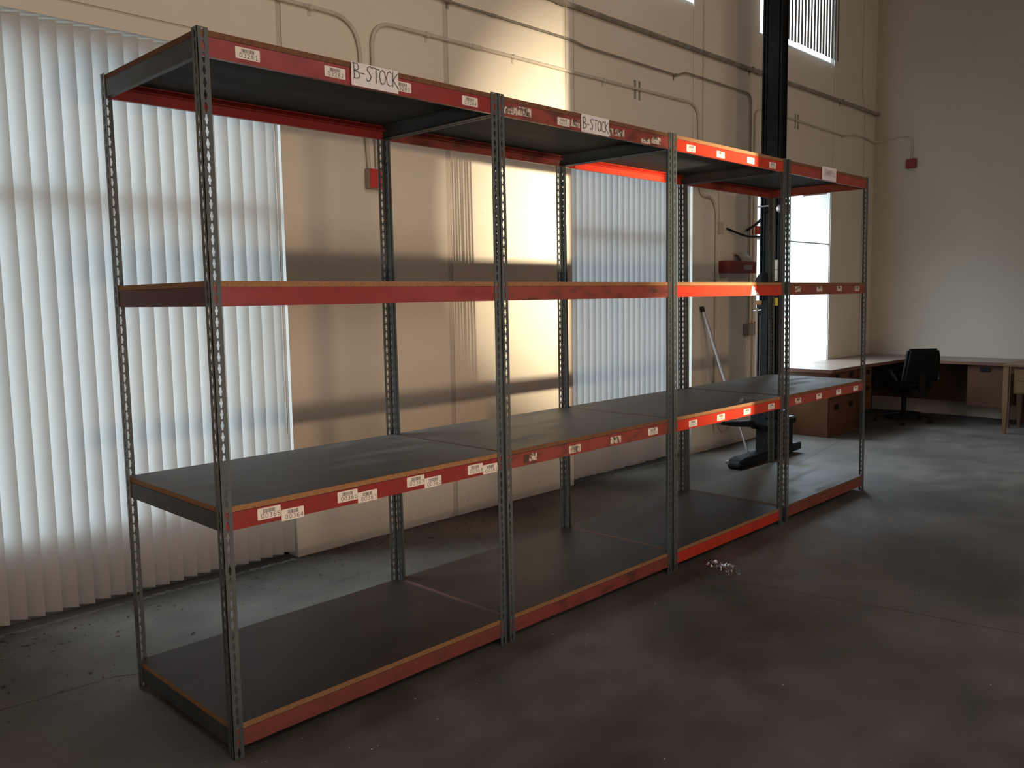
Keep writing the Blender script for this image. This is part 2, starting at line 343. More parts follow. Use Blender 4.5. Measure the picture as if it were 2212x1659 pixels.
window(1, *WIN[1], 0, ZT, [2.15], .42)
window(2, *WIN[2], 0, ZT, [2.15], .42)
window(3, *WIN[3], 0, ZT, [2.15], .42)
window(4, *WIN[2], ZU0, ZU1, [])
window(5, *WIN[3], ZU0, ZU1, [])
for k, n in ((2, 1), (3, 2)):
    b = MB().box(WIN[k][0], WIN[k][1], YW+.012, YW+.11, ZU0, ZU0+.028); tag(b.build('trim_%d' % n, M['teal']), kind='structure')

# floor joints and cracks, part of the slab
def crack(pts, w, name='slab_crack'):
    b = MB(); pts = [Vector((x, y, .0006)) for x, y in pts]
    q = []
    for a, c in zip(pts, pts[1:]):
        n = max(2, int((c-a).length/.12))
        for k in range(n): q.append(a.lerp(c, k/n)+Vector((random.uniform(-.004, .004), random.uniform(-.004, .004), 0)))
    q.append(pts[-1])
    for a, c in zip(q, q[1:]):
        d = (c-a).normalized(); nn = Vector((-d.y, d.x, 0))*w*random.uniform(.35, .6)
        b.quad([a-nn, c-nn, c+nn, a+nn])
    b.build(name, M['dirt'], fl)
crack([(2.72, .12), (2.80, -.45), (2.94, -1.28), (3.12, -2.45), (3.3, -3.4)], .0038)
crack([(5.99, .857), (7.198, 1.035), (7.6, 1.1)], .006)
crack([(.055, .941), (-.02, .99), (-.5, 1.02), (-1.2, 1.06)], .005)
crack([(2.05, -2.35), (2.75, -2.30), (4.2, -2.20)], .004)
crack([(1.30, 1.30), (1.72, 1.30)], .004)

# ------------------------------------------------------------------ blinds
def blind(name, x0, x1, z0, z1, y, label, ang, pitch=.078, width=.089, mats='slat', seed=3, gap=0, tele=True):
    t = empty(name, ((x0+x1)/2, y, z0), label, 'blind', None)
    cx, cy, cz = (x0+x1)/2, y, z0
    rnd = random.Random(seed)
    h = MB().box(x0-cx, x1-cx, .052, .080, z1-.035-cz, z1-cz); h.build('head_rail', M['whitebox'], t)
    s = MB(); n = int((x1-x0)/pitch); pitch = (x1-x0)/n; width *= 1.05 if mats == 'slat' else 1
    for i in range(n):
        xc = x0 + (i+.5)*pitch; a = R(ang + rnd.uniform(-1.6, 1.6)); zb = z0 + rnd.uniform(-.004, .006); N = 7
        ring = []
        for k in range(N):
            u = -width/2 + width*k/(N-1); sag = .007*(1-(2*k/(N-1)-1)**2)
            ring.append((xc-cx + u*math.cos(a) - sag*math.sin(a), u*math.sin(a) + sag*math.cos(a)*-1))
        for k in range(N-1):
            (xa, ya), (xb, yb) = ring[k], ring[k+1]
            zt = z1-.002-cz
            s.quad([(xa, ya, zb-cz), (xb, yb, zb-cz), (xb, yb, zt), (xa, ya, zt)])
            s.quad([(xa, ya+.0012, zb-cz), (xa, ya+.0012, zt), (xb, yb+.0012, zt), (xb, yb+.0012, zb-cz)]) if gap else None
    s.build('slats', M[mats], t, smooth=True)
    return t
BL_Y = YW+.045
b1 = blind('vertical_blind', WIN[1][0]+.01, WIN[1][1]-.006, .035, ZT-.005, BL_Y, 'floor-length white vertical blind in the near window at the left of the shelving', -40)
c = MB().tube([(.865, -.050, .74), (.865, -.050, 2.86)], .004, 6); c.build('wand', M['whitebox'], b1)
b2 = blind('vertical_blind', WIN[2][0]+.005, WIN[2][1]-.01, .03, ZT-.005, BL_Y, 'white vertical blind seen through the middle of the shelving, beside the sunlit wall', -30, seed=5)
b3 = blind('vertical_blind', WIN[3][0]+.01, WIN[3][1]-.01, ZU0+.035, ZU1, YW-.06, 'upper blind of dark open slats with bright gaps, high beside the black mast', 10, pitch=.076, width=.080, mats='slat_dark', seed=9)
b4 = blind('vertical_blind', WIN[2][0]+.01, WIN[2][1]-.01, ZU0+.035, ZU1, YW-.06, 'upper blind cut by the top edge of the photo, above the middle window', 10, pitch=.076, width=.080, mats='slat_dark', seed=11)

# ------------------------------------------------------------------ shelving
H, W_, PT = 2.438, .038, .0022
LV = [(2.4319, 2.4115, 2.3495), (1.6393, 1.6185, 1.5563), (.8841, .8633, .8019), (.1202, .0984, .0371)]
D = .8033
def hole_poly():
    # slot with a rounded bulge in the middle, 12 points, centred
    return [(0, -.0165), (.0036, -.0135), (.0040, -.006), (.0064, -.002), (.0064, .002), (.0040, .006), (.0036, .0135), (0, .0165), (-.0036, .0135), (-.0040, .006), (-.0064, .002), (-.0064, -.002), (-.0040, -.006), (-.0036, -.0135)]
def post_mesh():
    b = MB(); hp = hole_poly(); P = .0381; n = 64
    def rect(pt, hw, hz):
        x, z = pt
        if abs(x)*hz > abs(z)*hw: s = hw/abs(x)
        else: s = hz/abs(z)
        return (x*s, z*s)
    outer = []
    for x, z in hp:
        k = rect((x*2.4, z), W_/2, P/2); outer.append(k)
    # snap four corners
    corners = [(W_/2, -P/2), (W_/2, P/2), (-W_/2, P/2), (-W_/2, -P/2)]
    for cx, cz in corners:
        i = min(range(len(outer)), key=lambda i: (outer[i][0]-cx)**2+(outer[i][1]-cz)**2); outer[i] = (cx, cz)
    def flange(fn):
        for c in range(n):
            zc = P*(c+.5)
            m = len(hp)
            for i in range(m):
                j = (i+1) % m
                for off in (0, PT):
                    b.quad([fn(*outer[i], zc, off), fn(*outer[j], zc, off), fn(*hp[j], zc, off), fn(*hp[i], zc, off)])
                b.quad([fn(*hp[i], zc, 0), fn(*hp[j], zc, 0), fn(*hp[j], zc, PT), fn(*hp[i], zc, PT)])
        z0, z1 = 0, P*n
        for x in (-W_/2, W_/2):
            b.quad([fn(x, -P/2, P/2, 0), fn(x, -P/2, P/2, PT), fn(x, P/2, z1-P/2, PT), fn(x, P/2, z1-P/2, 0)])
        b.quad([fn(-W_/2, P/2, z1-P/2, 0), fn(W_/2, P/2, z1-P/2, 0), fn(W_/2, P/2, z1-P/2, PT), fn(-W_/2, P/2, z1-P/2, PT)])
    flange(lambda x, z, zc, o: (x+W_/2, o, zc+z))
    flange(lambda x, z, zc, o: (o, x+W_/2, zc+z))
    me = bpy.data.meshes.new('post'); me.from_pydata(b.v, [], b.f); me.materials.append(M['post'])
    bm = bmesh.new(); bm.from_mesh(me); bmesh.ops.remove_doubles(bm, verts=bm.verts, dist=1e-6); bm.to_mesh(me); bm.free()
    return me
POST = post_mesh()

# stroke alphabet for labels and hand lettering, unit height
GL = {'0': [[(.1, .1), (.0, .3), (.0, .7), (.1, .95), (.3, 1), (.5, .95), (.6, .7), (.6, .3), (.5, .05), (.3, 0), (.1, .1)]],
 '1': [[(.15, .8), (.35, 1), (.35, 0)], [(.1, 0), (.6, 0)]],
 '2': [[(0, .8), (.1, .95), (.3, 1), (.5, .95), (.6, .75), (.5, .5), (0, 0), (.6, 0)]],
 '3': [[(0, .9), (.2, 1), (.5, .95), (.55, .75), (.45, .57), (.25, .52)], [(.45, .5), (.6, .3), (.5, .05), (.25, 0), (0, .1)]],
 '4': [[(.45, 0), (.45, 1), (0, .3), (.6, .3)]],
 '5': [[(.55, 1), (.05, 1), (.05, .58), (.3, .62), (.55, .5), (.6, .25), (.45, .03), (.2, 0), (0, .1)]],
 '6': [[(.5, 1), (.2, .9), (.03, .6), (0, .3), (.1, .05), (.3, 0), (.5, .05), (.6, .25), (.5, .5), (.3, .55), (.05, .4)]],
 '7': [[(0, 1), (.6, 1), (.25, 0)]],
 '8': [[(.3, .53), (.08, .65), (.05, .85), (.3, 1), (.55, .85), (.52, .65), (.3, .53), (.03, .38), (.0, .15), (.3, 0), (.6, .15), (.57, .38), (.3, .53)]],
 'B': [[(.08, 0), (.05, 1)], [(-.08, .97), (.35, 1), (.5, .8), (.42, .6), (.08, .5), (.5, .42), (.6, .2), (.45, .04), (-.02, -.02)]],
 '-': [[(.1, .42), (.42, .40)]],
 'S': [[(.55, .9), (.35, 1), (.1, .9), (.08, .7), (.3, .52), (.42, .3), (.3, .05), (.1, -.02), (-.05, .12)]],
 'T': [[(-.05, .98), (.6, .92)], [(.3, .95), (.28, -.02)]],
 'O': [[(.3, .95), (.08, .8), (.0, .45), (.1, .1), (.3, 0), (.5, .12), (.58, .5), (.5, .85), (.3, .95)]],
 'C': [[(.55, .85), (.4, .97), (.18, .85), (.05, .5), (.12, .15), (.3, 0), (.55, .05)]],
 'K': [[(.08, 1.02), (.05, 0)], [(.55, .95), (.1, .45), (.62, -.08)]],
 'A': [[(0, 0), (.28, .95), (.55, 0)], [(.1, .38), (.45, .38)]],
 'M': [[(0, 0), (.08, .95), (.3, .35), (.52, .95), (.6, 0)]],
 'P': [[(.08, -.45), (.08, .9), (.35, .98), (.5, .75), (.4, .5), (.1, .45)]],
 'L': [[(.1, 1.05), (.06, 0), (.35, .02)]],
 'E': [[(.5, .9), (.08, .88), (.05, 0), (.5, .02)], [(.06, .45), (.42, .47)]]}
def strokes(b, text, x, z, h, wst, y, mi, adv=.82, slope=0.0, sx=1.0):
    for ch in text:
        for line in GL.get(ch, []):
            pts = [Vector((x+px*h*sx, 0, z+pz*h+slope*(x+px*h*sx))) for px, pz in line]
            for a, c in zip(pts, pts[1:]):
                d = (c-a)
                if d.length < 1e-7: continue
                d.normalize(); n = Vector((-d.z, 0, d.x))*wst/2; a2 = a-d*wst*.35; c2 = c+d*wst*.35
                b.quad([(p.x, y, p.z) for p in (a2-n, c2-n, c2+n, a2+n)], mi)
        x += h*adv*sx
def sticker(parent, x, z, text, yf, style='new', w=.088, h=.037, tilt=0.0):
    """barcode label; x,z = lower left corner, in the parent's frame, yf = beam face"""
    b = MB(); r = random.Random(hash((text, round(x, 3))) % 1000 if False else int(x*1000)+int(z*1000))
    y0 = yf-.0004; y1 = yf-.0001
    if style == 'torn':
        n = 9; poly = [(x+w*.05, z)] + [(x+w, z)] + [(x+w, z+h)] + [(x+w*(1-.1*k)+r.uniform(-.003, .003), z+h*r.uniform(.72, 1.0)) for k in range(1, n)] + [(x+r.uniform(.0, .01), z+h*.5)]
        b.prism(poly, 'y', y0, y1, 3)
    else:
        b.prism([(x+.002, z), (x+w-.002, z), (x+w, z+.002), (x+w, z+h-.002), (x+w-.002, z+h), (x+.002, z+h), (x, z+h-.002), (x, z+.002)], 'y', y0, y1, 0 if style != 'old' else 3)
    yi = y0-.0002
    xx = x+w*.25
    while xx < x+w*.75:
        bw = r.choice([.0008, .0012, .0022]); b.quad([(xx, yi, z+h*.55), (xx+bw, yi, z+h*.55), (xx+bw, yi, z+h*.88), (xx, yi, z+h*.88)], 1); xx += bw + r.choice([.0010, .0016])
    if text: strokes(b, text, x+w*.17, z+h*.13, h*.36, .0017, yi, 1, adv=1.05)
    if style == 'dot':
        cx, cz = x+w*.48, z+h*.66; b.quad([(cx+.007*math.cos(a*math.pi/4), yi-.0002, cz+.007*math.sin(a*math.pi/4)) for a in range(8)], 2)
    return b.build('barcode_label', [M['label'], M['ink'], M['orange'], M['label_old']], parent)

BAYS = [  # x0 bottom, x0 top, x1 bottom, x1 top, red, label
 (0.0, 0.0, 1.336, 1.3315, 'red1', 'nearest shelving bay, crimson beams with numbered labels and a grey end frame'),
 (1.3528, 1.3335, 2.670, 2.6592, 'red2', 'shelving bay with worn brick-red beams and torn labels, under the second B-STOCK sign'),
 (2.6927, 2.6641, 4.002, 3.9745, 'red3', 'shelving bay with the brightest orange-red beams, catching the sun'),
 (4.0574, 4.0024, 5.3842, 5.3146, 'red4', 'farthest shelving bay, dull orange-red beams with the SAMPLE sign, by the black mast')]
units = []; front_beams = {}
for bi, (a0, a1, c0, c1, rk, lab) in enumerate(BAYS):
    u = empty('shelving_unit', (a0, 0, 0), lab, 'shelving', 'shelving bays standing in one row'); units.append(u)
    la = math.atan((a1-a0)/H); lc = math.atan((c1-c0)/H); Wd = c0-a0
    def xa(z): return (a1-a0)*z/H
    def xc(z): return Wd + (c1-c0)*z/H
    for (px, py, rz, ln) in ((0, 0, 0, la), (Wd, 0, 90, lc), (Wd, D, 180, lc), (0, D, 270, la)):
        p = link('post', POST, u, (px, py, 0)); p.rotation_euler = (0, ln, R(rz)) if rz in (0,) else (0, 0, 0)
        p.matrix_local = Matrix.Translation((px, py, 0)) @ Matrix.Rotation(ln, 4, 'Y') @ Matrix.Rotation(R(rz), 4, 'Z')
    chip = {0: 'chip', 1: 'chip2', 2: 'chip', 3: 'chip'}[bi]
    for li, (zt, zb, zz) in enumerate(LV):
        x0, x1 = xa(zb)+.003, xc(zb)-.003; yf = .0028
        # long beams: stepped channel profile, open side inwards
        prof = [(0, zb), (0, zz), (.016, zz), (.016, zz+.003), (.003, zz+.003), (.003, zb-.022), (.028, zb-.022), (.028, zb-.019), (.003, zb-.003), (.030, zb-.003), (.030, zb)]
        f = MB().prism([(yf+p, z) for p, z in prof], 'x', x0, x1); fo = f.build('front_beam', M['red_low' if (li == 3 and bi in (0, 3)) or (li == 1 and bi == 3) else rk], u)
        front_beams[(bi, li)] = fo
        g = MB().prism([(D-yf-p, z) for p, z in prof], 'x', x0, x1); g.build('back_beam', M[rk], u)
        for side in (0, 1):
            xb = xa((zb+zz)/2)+.0028 if side == 0 else xc((zb+zz)/2)-.0028; s = 1 if side == 0 else -1
            e = MB().prism([(xb+s*p, z) for p, z in [(0, zb), (0, zz), (.02, zz), (.02, zz+.003), (.003, zz+.003), (.003, zb-.003), (.025, zb-.003), (.025, zb)]], 'y', yf+.031, D-yf-.031)
            e.box(min(xb, xb+s*.003), max(xb, xb+s*.003), yf+.001, yf+.031, zz+.006, zb-.004)
            e.box(min(xb, xb+s*.003), max(xb, xb+s*.003), D-yf-.031, D-yf-.001, zz+.006, zb-.004)
            e.build('end_beam', M['red4' if (bi == 3 and side == 1) else 'red_end' if (bi == 0 and li == 1) else 'endbeam'], u)
        bd = MB(); X0, X1 = xa(zt)+.004, xc(zt)-.004; Y0, Y1 = .0035, D-.0035
        bd.quad([(X0, Y0, zt), (X1, Y0, zt), (X1, Y1, zt), (X0, Y1, zt)], 0)
        if bi < 3:   # tongue that closes the gap to the next bay between the posts
            n0 = BAYS[bi+1][0]-a0 + (BAYS[bi+1][1]-BAYS[bi+1][0])*zt/H - .001
            if n0-X1 > .004: bd.box(X1-.001, n0, Y0+.045, Y1-.045, zb+.0016, zt-.0003, 3)
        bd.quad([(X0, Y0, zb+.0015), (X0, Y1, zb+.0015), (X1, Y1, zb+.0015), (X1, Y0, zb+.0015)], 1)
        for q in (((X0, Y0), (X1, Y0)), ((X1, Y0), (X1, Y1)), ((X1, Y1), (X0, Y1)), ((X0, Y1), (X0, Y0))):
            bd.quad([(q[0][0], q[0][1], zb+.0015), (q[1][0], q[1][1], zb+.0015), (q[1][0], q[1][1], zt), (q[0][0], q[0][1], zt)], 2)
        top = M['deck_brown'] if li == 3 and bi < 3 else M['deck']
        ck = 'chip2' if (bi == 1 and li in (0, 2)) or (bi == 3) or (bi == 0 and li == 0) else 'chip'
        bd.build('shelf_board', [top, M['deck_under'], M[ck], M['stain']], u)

def lab(bi, li, x, text, z=None, style='new', w=.088, h=.037):
    zt, zb, zz = LV[li]
    if z is None: z = zz+.012
    sticker(front_beams[(bi, li)], x-BAYS[bi][0], z, text, .0028, style, w, h)
# top level
lab(0, 0, .130, '03281', 2.364); lab(0, 0, .470, '03282', 2.364); lab(0, 0, .775, '03283', 2.364); lab(0, 0, 1.130, '03284', 2.362)
lab(1, 0, 1.368, '04182', 2.362, 'torn'); lab(1, 0, 1.458, '04183', 2.366, 'old'); lab(1, 0, 1.723, '04181', 2.358, 'new', .088, .036)
lab(1, 0, 1.815, '04184', 2.364, 'torn', .070); lab(1, 0, 2.102, '', 2.356, 'old', .040); lab(1, 0, 2.146, '04185', 2.362, 'torn')
lab(1, 0, 2.368, '', 2.354, 'torn', .09, .03); lab(1, 0, 2.464, '04186', 2.362, 'torn')
lab(2, 0, 2.803, '03264', 2.358); lab(2, 0, 3.119, '03265', 2.358); lab(2, 0, 3.472, '', 2.360); lab(2, 0, 3.750, '03267', 2.358)
# second level
for x in (4.136, 4.468, 4.797, 5.118): lab(3, 1, x, '', 1.576, 'old')
# third level
for x, t, z in ((.131, '00365', .817), (.223, '00364', .796), (.458, '00366', .817), (.549, '00363', .800), (.787, '00367', .818), (.878, '00362', .800), (1.117, '00368', .815), (1.208, '00361', .803)):
    lab(0, 2, x, t, z, 'new', .090, .041)
lab(1, 2, 1.500, '', .818, 'torn', .055, .037); lab(1, 2, 1.785, '00520', .812, 'old'); lab(1, 2, 2.113, '00522', .812, 'old'); lab(1, 2, 2.443, '00508', .815)
lab(2, 2, 2.844, '04620', .812); lab(2, 2, 3.152, '04619', .812, 'dot'); lab(2, 2, 3.467, '04618', .812); lab(2, 2, 3.786, '04617', .812)
for x in (4.174, 4.498, 4.832, 5.141): lab(3, 2, x, '', .812, 'old' if x < 4.3 else 'new')
# dark residue where a label was pulled off, and a torn white tag
b = MB().prism([(1.466-1.3528, .815), (1.500-1.3528, .815), (1.502-1.3528, .852), (1.466-1.3528, .852)], 'y', .0022, .0026); b.build('glue_residue', M['stain'], front_beams[(1, 2)])
tx = 3.540-2.6927
b = MB().prism([(tx, 1.558), (tx+.10, 1.558), (tx+.095, 1.570), (tx+.075, 1.578), (tx+.068, 1.574), (tx+.06, 1.588), (tx+.045, 1.592), (tx+.05, 1.604), (tx+.03, 1.615), (tx+.012, 1.616)], 'y', .0020, .0026)
b.build('torn_tag', M['paper'], front_beams[(2, 1)])

# ------------------------------------------------------------------ paper signs
def sheet(name, corners, y, label, text=None, hgt=.05, off=(.0, .0), wst=.004, adv=.8, sx=1.0, slope=0, curl=.006):
    (x0, z0), (x1, z1) = corners
    t = empty(name, ((x0+x1)/2, y, z0), label, 'sign')
    b = MB(); cx = (x0+x1)/2; N = 10; M_ = 4
    def P(i, j, o):
        u, v = i/N, j/M_; x = x0+(x1-x0)*u; z = z0+(z1-z0)*v
        dy = -curl*(max(0, v-.72)/.28)**2*(.4+.6*math.sin(u*9)) - curl*.4*math.sin(u*math.pi)
        return (x-cx, dy*.5+o, z-z0)
    for i in range(N):
        for j in range(M_):
            b.quad([P(i, j, 0), P(i+1, j, 0), P(i+1, j+1, 0), P(i, j+1, 0)]); b.quad([P(i, j, .0004), P(i, j+1, .0004), P(i+1, j+1, .0004), P(i+1, j, .0004)])
    b.build('sheet', M['paper'], t, smooth=True)
    if text:
        s = MB(); strokes(s, text, x0-cx+off[0], off[1], hgt, wst, -curl-.0012, 0, adv=adv, slope=slope, sx=sx); s.build('lettering', M['graphite'], t)
    return t
sheet('paper_sign', ((.580, 2.350), (.795, 2.4335)), -.0035, 'hand-lettered B-STOCK paper sign nearest the left end of the shelving', 'B-STOCK', .054, (.008, .024), .0029, .62, .88, -.02, .002)
sheet('paper_sign', ((1.887, 2.348), (2.100, 2.4315)), -.0035, 'hand-lettered B-STOCK paper sign between torn labels on the second bay', 'B-STOCK', .050, (.010, .018), .0029, .64, .88, 0, .002)
sheet('paper_sign', ((4.497, 2.350), (4.728, 2.4400)), -.0035, 'small curled paper reading SAMPLE on the farthest top beam', 'SAMPLE', .040, (.022, .030), .0028, .86, .85, 0, .012)
b = MB().box(4.545, 4.753, .8045, .8053, 2.331, 2.435); tag(b.build('paper_sheet', M['paper']), 'blank white sheet hanging under the back edge of the far top shelf', 'paper')
b = MB().box(5.3185, 5.3193, .323, .523, 2.341, 2.435); tag(b.build('paper_sheet', M['paper']), 'blank sheet hanging from the far end frame in front of the bright window', 'paper')

# ------------------------------------------------------------------ conduits and wall boxes
def conduit(name, pts, r, label, m='conduit', fr=.12, straps=(), cat='conduit', couplings=()):
    b = MB().tube(fillet(pts, fr), r, 10); o = b.build(name, M[m], None, smooth=True); tag(o, label, cat)
    for (x, y, z, ax) in straps:
        s = MB()
        if ax == 'x': s.box(x-.012, x+.012, y-r-.003, YW-.0005, z-r-.003, z+r+.003); s.box(x-.010, x+.010, YW-.004, YW-.0005, z-r-.032, z+r+.003)
        else: s.box(x-r-.003, x+r+.003, y-r-.003, YW-.0005, z-.012, z+.012)
        s.build('strap', M[m], o)
    for (p, q) in couplings:
        MB().tube([p, q], r*1.35, 10).build('coupling', M[m], o, smooth=True)
    return o
yc = YW-.0175
conduit('conduit', [(-2.5, yc, 3.285), (1.955, yc, 3.300), (2.010, yc, 2.398)], .0125, 'painted conduit bending down into the red box, near B-STOCK sign', fr=.20, straps=[(1.04, yc, 3.293, 'x'), (1.62, yc, 3.296, 'x')])
conduit('conduit', [(2.075, yc, 2.398), (2.060, yc, 3.318), (5.875, yc, 3.360), (5.893, yc, 2.62), (5.94, yc, 2.515), (6.13, yc, 2.515), (6.212, yc, 2.40), (6.218, yc, .18)], .0125,
        'long painted conduit rising from the red box and running right above the shelving', fr=.17, straps=[(2.52, yc, 3.322, 'x'), (3.35, yc, 3.332, 'x'), (4.42, yc, 3.343, 'x')], couplings=[((2.93, yc, 3.327), (3.0, yc, 3.328))])
for (bx, bz) in ((4.91, 3.348), (7.93, 3.483)):
    s_ = MB(); s_.box(bx-.045, bx-.020, YW-.0045, YW-.0005, bz-.085, bz+.075); s_.box(bx+.020, bx+.045, YW-.0045, YW-.0005, bz-.085, bz+.075)
    tag(s_.build('mounting_strut', M['steel']), 'short dark strut bracket on the wall, ' + ('above the second B-STOCK sign' if bx < 6 else 'right of the black mast'), 'bracket')
conduit('conduit', [(-2.5, YW-.0265, 3.560), (4.03, YW-.0265, 3.582), (4.14, YW-.0265, 3.562), (5.50, YW-.0265, 3.562), (5.62, YW-.0265, 3.612), (6.86, YW-.0265, 3.608), (6.868, YW-.0265, 1.25)], .0085,
        'thin steel conduit, middle of three, dropping to the grey switch box', m='steel', fr=.10, straps=[(2.72, YW-.0265, 3.577, 'x'), (5.47, YW-.0265, 3.562, 'x')], couplings=[((3.12, YW-.0265, 3.579), (3.17, YW-.0265, 3.579)), ((6.2, YW-.0265, 3.610), (6.25, YW-.0265, 3.610))])
conduit('pipe', [(-2.5, YW-.036, 3.815), (3.93, YW-.036, 3.838), (XW-.004, YW-.036, 3.862)], .020, 'thick steel pipe running across the upper wall into the corner', m='steel', fr=.05,
        straps=[(6.85, YW-.036, 3.850, 'x'), (9.05, YW-.036, 3.858, 'x')], cat='pipe', couplings=[((3.83, YW-.036, 3.838), (3.93, YW-.036, 3.838)), ((6.96, YW-.036, 3.85), (7.04, YW-.036, 3.85)), ((XW-.03, YW-.036, 3.862), (XW-.001, YW-.036, 3.862))])
ye = YW-.026
conduit('conduit', [(6.960, ye, .55), (6.952, ye, 3.46), (7.15, ye, 3.492), (9.20, ye, 3.468), (9.42, ye, 3.520), (9.86, ye, 3.520), (9.98, ye, 3.500), (XW-.012, ye-.01, 3.500), (XW-.012, 1.52, 3.545), (XW-.012, 1.375, 3.52), (XW-.012, 1.385, 3.241)], .0085,
        'painted conduit rising behind the mast and turning the corner to the small red box', fr=.10, straps=[(7.95, ye, 3.482, 'x'), (9.15, ye, 3.469, 'x')], couplings=[((9.86, ye, 3.520), (9.97, ye, 3.502))])
conduit('conduit', [(5.968, YW-.0078, 6.9), (5.970, YW-.0078, 2.78), (6.27, YW-.0078, 2.66), (6.290, YW-.0078, 2.282)], .007, 'thin vertical conduit from the top of the wall down to the small grey box', fr=.08)
conduit('cable', [(9.700, YW-.007, 6.9), (9.716, YW-.007, 4.10), (9.820, YW-.007, 3.83), (9.815, YW-.007, .75)], .006, 'thin cable running down the wall beside the corner', fr=.15, cat='cable')
def wbox(name, x0, x1, z0, z1, d, m, label, cat='electrical box', cover=None, parent=None):
    b = MB().box(x0, x1, YW-d, YW-.0005, z0, z1); o = b.build(name, M[m], None, bevel=.003); tag(o, label, cat)
    if cover: MB().box(x0+.004, x1-.004, YW-d-.004, YW-d+.0005, z0+.004, z1-.004).build('cover', M[cover], o)
    return o
wbox('junction_box', 1.985, 2.105, 2.270, 2.396, .05, 'greybox', 'red-faced junction box below two conduits, behind the first shelf gap', cover='redbox')
b = MB().box(XW-.05, XW-.0005, 1.325, 1.440, 3.122, 3.238); tag(b.build('junction_box', M['redbox_dark'], bevel=.003), 'small dark red box alone on the right wall', 'electrical box')
wbox('junction_box', 6.255, 6.325, 2.170, 2.280, .035, 'conduit', 'small painted box at the foot of a thin conduit, right of the middle window')
wbox('junction_box', 6.965, 7.055, 2.190, 2.275, .05, 'redbox', 'small bright red box beside the mast, above the large dark red one')
wbox('switch_box', 6.790, 6.955, 1.130, 1.250, .07, 'greybox', 'grey switch box on the wall left of the mast')
wbox('junction_box', 6.975, 7.060, 1.140, 1.265, .06, 'redbox', 'small red box joined to the grey switch box')
o = wbox('alarm_box', 6.29, 6.82, 1.775, 1.895, .13, 'redbox_dark', 'wide dark red wall box with a pale label and curved bracket', 'wall box')
MB().box(6.56, 6.73, YW-.1335, YW-.130, 1.810, 1.858).build('name_plate', M['greybox'], o)
b = MB(); arc = [(YW-.02 - .10*math.sin(t), 1.985-.09*(1-math.cos(t))) for t in [k*math.pi/2/8 for k in range(9)]]
b.prism(arc + [(y+.012, z-.012) for y, z in arc[::-1]], 'x', 6.56, 6.74); b.build('bracket', M['conduit'], o)
# cables to the truck
b = MB().tube(fillet([(6.857, YW, 2.229), (6.595, 1.62, 2.257), (6.414, 1.45, 2.303), (6.215, 1.315, 2.345)], .1), .013, 8); tag(b.build('charger_cable', M['rubber'], smooth=True), 'black cable slanting up from the wall outlet to the mast', 'cable')
b = MB().tube(fillet([(6.444, YW, 2.225), (6.433, 1.75, 2.18), (6.367, 1.60, 2.127), (6.262, 1.39, 2.108)], .1), .011, 8); tag(b.build('charger_cable', M['rubber'], smooth=True), 'sagging cable from the wall to the left side of the mast', 'cable')
pts = [(6.42+.14*math.cos(a), YW-.02-.01*math.sin(a), .30+.15*math.sin(a)) for a in [math.pi*(1.0+k/14) for k in range(15)]]
b = MB().tube(pts, .010, 8); tag(b.build('hose_loop', M['whitebox'], smooth=True), 'pale hose looping low on the wall below the third shelf', 'hose')

# ------------------------------------------------------------------ leaning pole
pA, pB = Vector((6.045, 1.372, .02)), Vector((5.955, 1.846, 1.445))
t = empty('telescopic_pole', tuple(pA), 'silver metal pole leaning on the wall behind the shelving', 'pole')
d = pB-pA
MB().tube([(0, 0, 0), tuple(d*.46)], .011, 12).build('lower_tube', M['poleM'], t, smooth=True)
MB().tube([tuple(d*.44), tuple(d*.97)], .017, 12).build('upper_tube', M['poleM'], t, smooth=True)
MB().tube([tuple(d*.43), tuple(d*.475)], .022, 12).build('collar', M['chrome'], t, smooth=True)
MB().tube([tuple(d*.965), tuple(d)], .021, 12).build('end_cap', M['handle'], t, smooth=True)
MB().tube([tuple(d*-.005), tuple(d*.02)], .020, 12).build('foot', M['chrome'], t, smooth=True)

# ------------------------------------------------------------------ stacker truck
X0, Y0 = 6.30, 1.288
t = empty('stacker_truck', (X0, Y0, 0), 'black stacker truck with a very tall mast parked between shelving and window', 'forklift')
def tp(name, mb, m, smooth=False, bevel=0, parent=None): return mb.build(name, m if isinstance(m, list) else M[m], parent or t, smooth=smooth, bevel=bevel)
def channel(y, z1, w=.045, x=(-.06, .06)):
    m = MB(); m.box(x[0], x[1], y-.006, y+.006, .08, z1); m.box(x[0], x[0]+.014, y-w/2, y+w/2, .08, z1); m.box(x[1]-.014, x[1], y-w/2, y+w/2, .08, z1); return m
tp('mast_rail', channel(-.075, 5.4), 'black'); tp('mast_rail', channel(.075, 5.4), 'black')
tp('inner_rail', channel(-.045, 5.2, .03, (-.04, .04)), 'black'); tp('inner_rail', channel(.045, 5.2, .03, (-.04, .04)), 'black')
tp('back_plate', MB().box(.045, .055, -.09, .09, .1, 5.3), 'black')
tp('front_plate', MB().box(-.050, -.046, -.078, .078, .1, 5.35), 'black')
tp('lift_cylinder', MB().tube([(-.02, 0, .1), (-.02, 0, 4.9)], .02, 12), 'rubber', True)
for z in (.55, 2.6, 4.7): tp('cross_member', MB().box(-.062, -.05, -.09, .09, z, z+.08), 'black')
tp('chassis', MB().box(-.14, .20, -.15, .075, .04, .36), 'black', bevel=.012)
m = MB().box(-.20, .22, -.17, .10, .30, .37); m.box(-.16, .18, -.11, .12, .37, .43); tp('chassis_cover', m, 'black', bevel=.01)
tp('straddle_leg', MB().prism([(-.88, .02), (-.91, .05), (-.88, .085), (-.80, .10), (.30, .105), (.30, .03), (-.84, .015)], 'y', -.19, -.06), 'black', bevel=.008)
tp('leg_roller', MB().tube([(-.86, -.18, .046), (-.86, -.07, .046)], .045, 16), 'rubber', True)
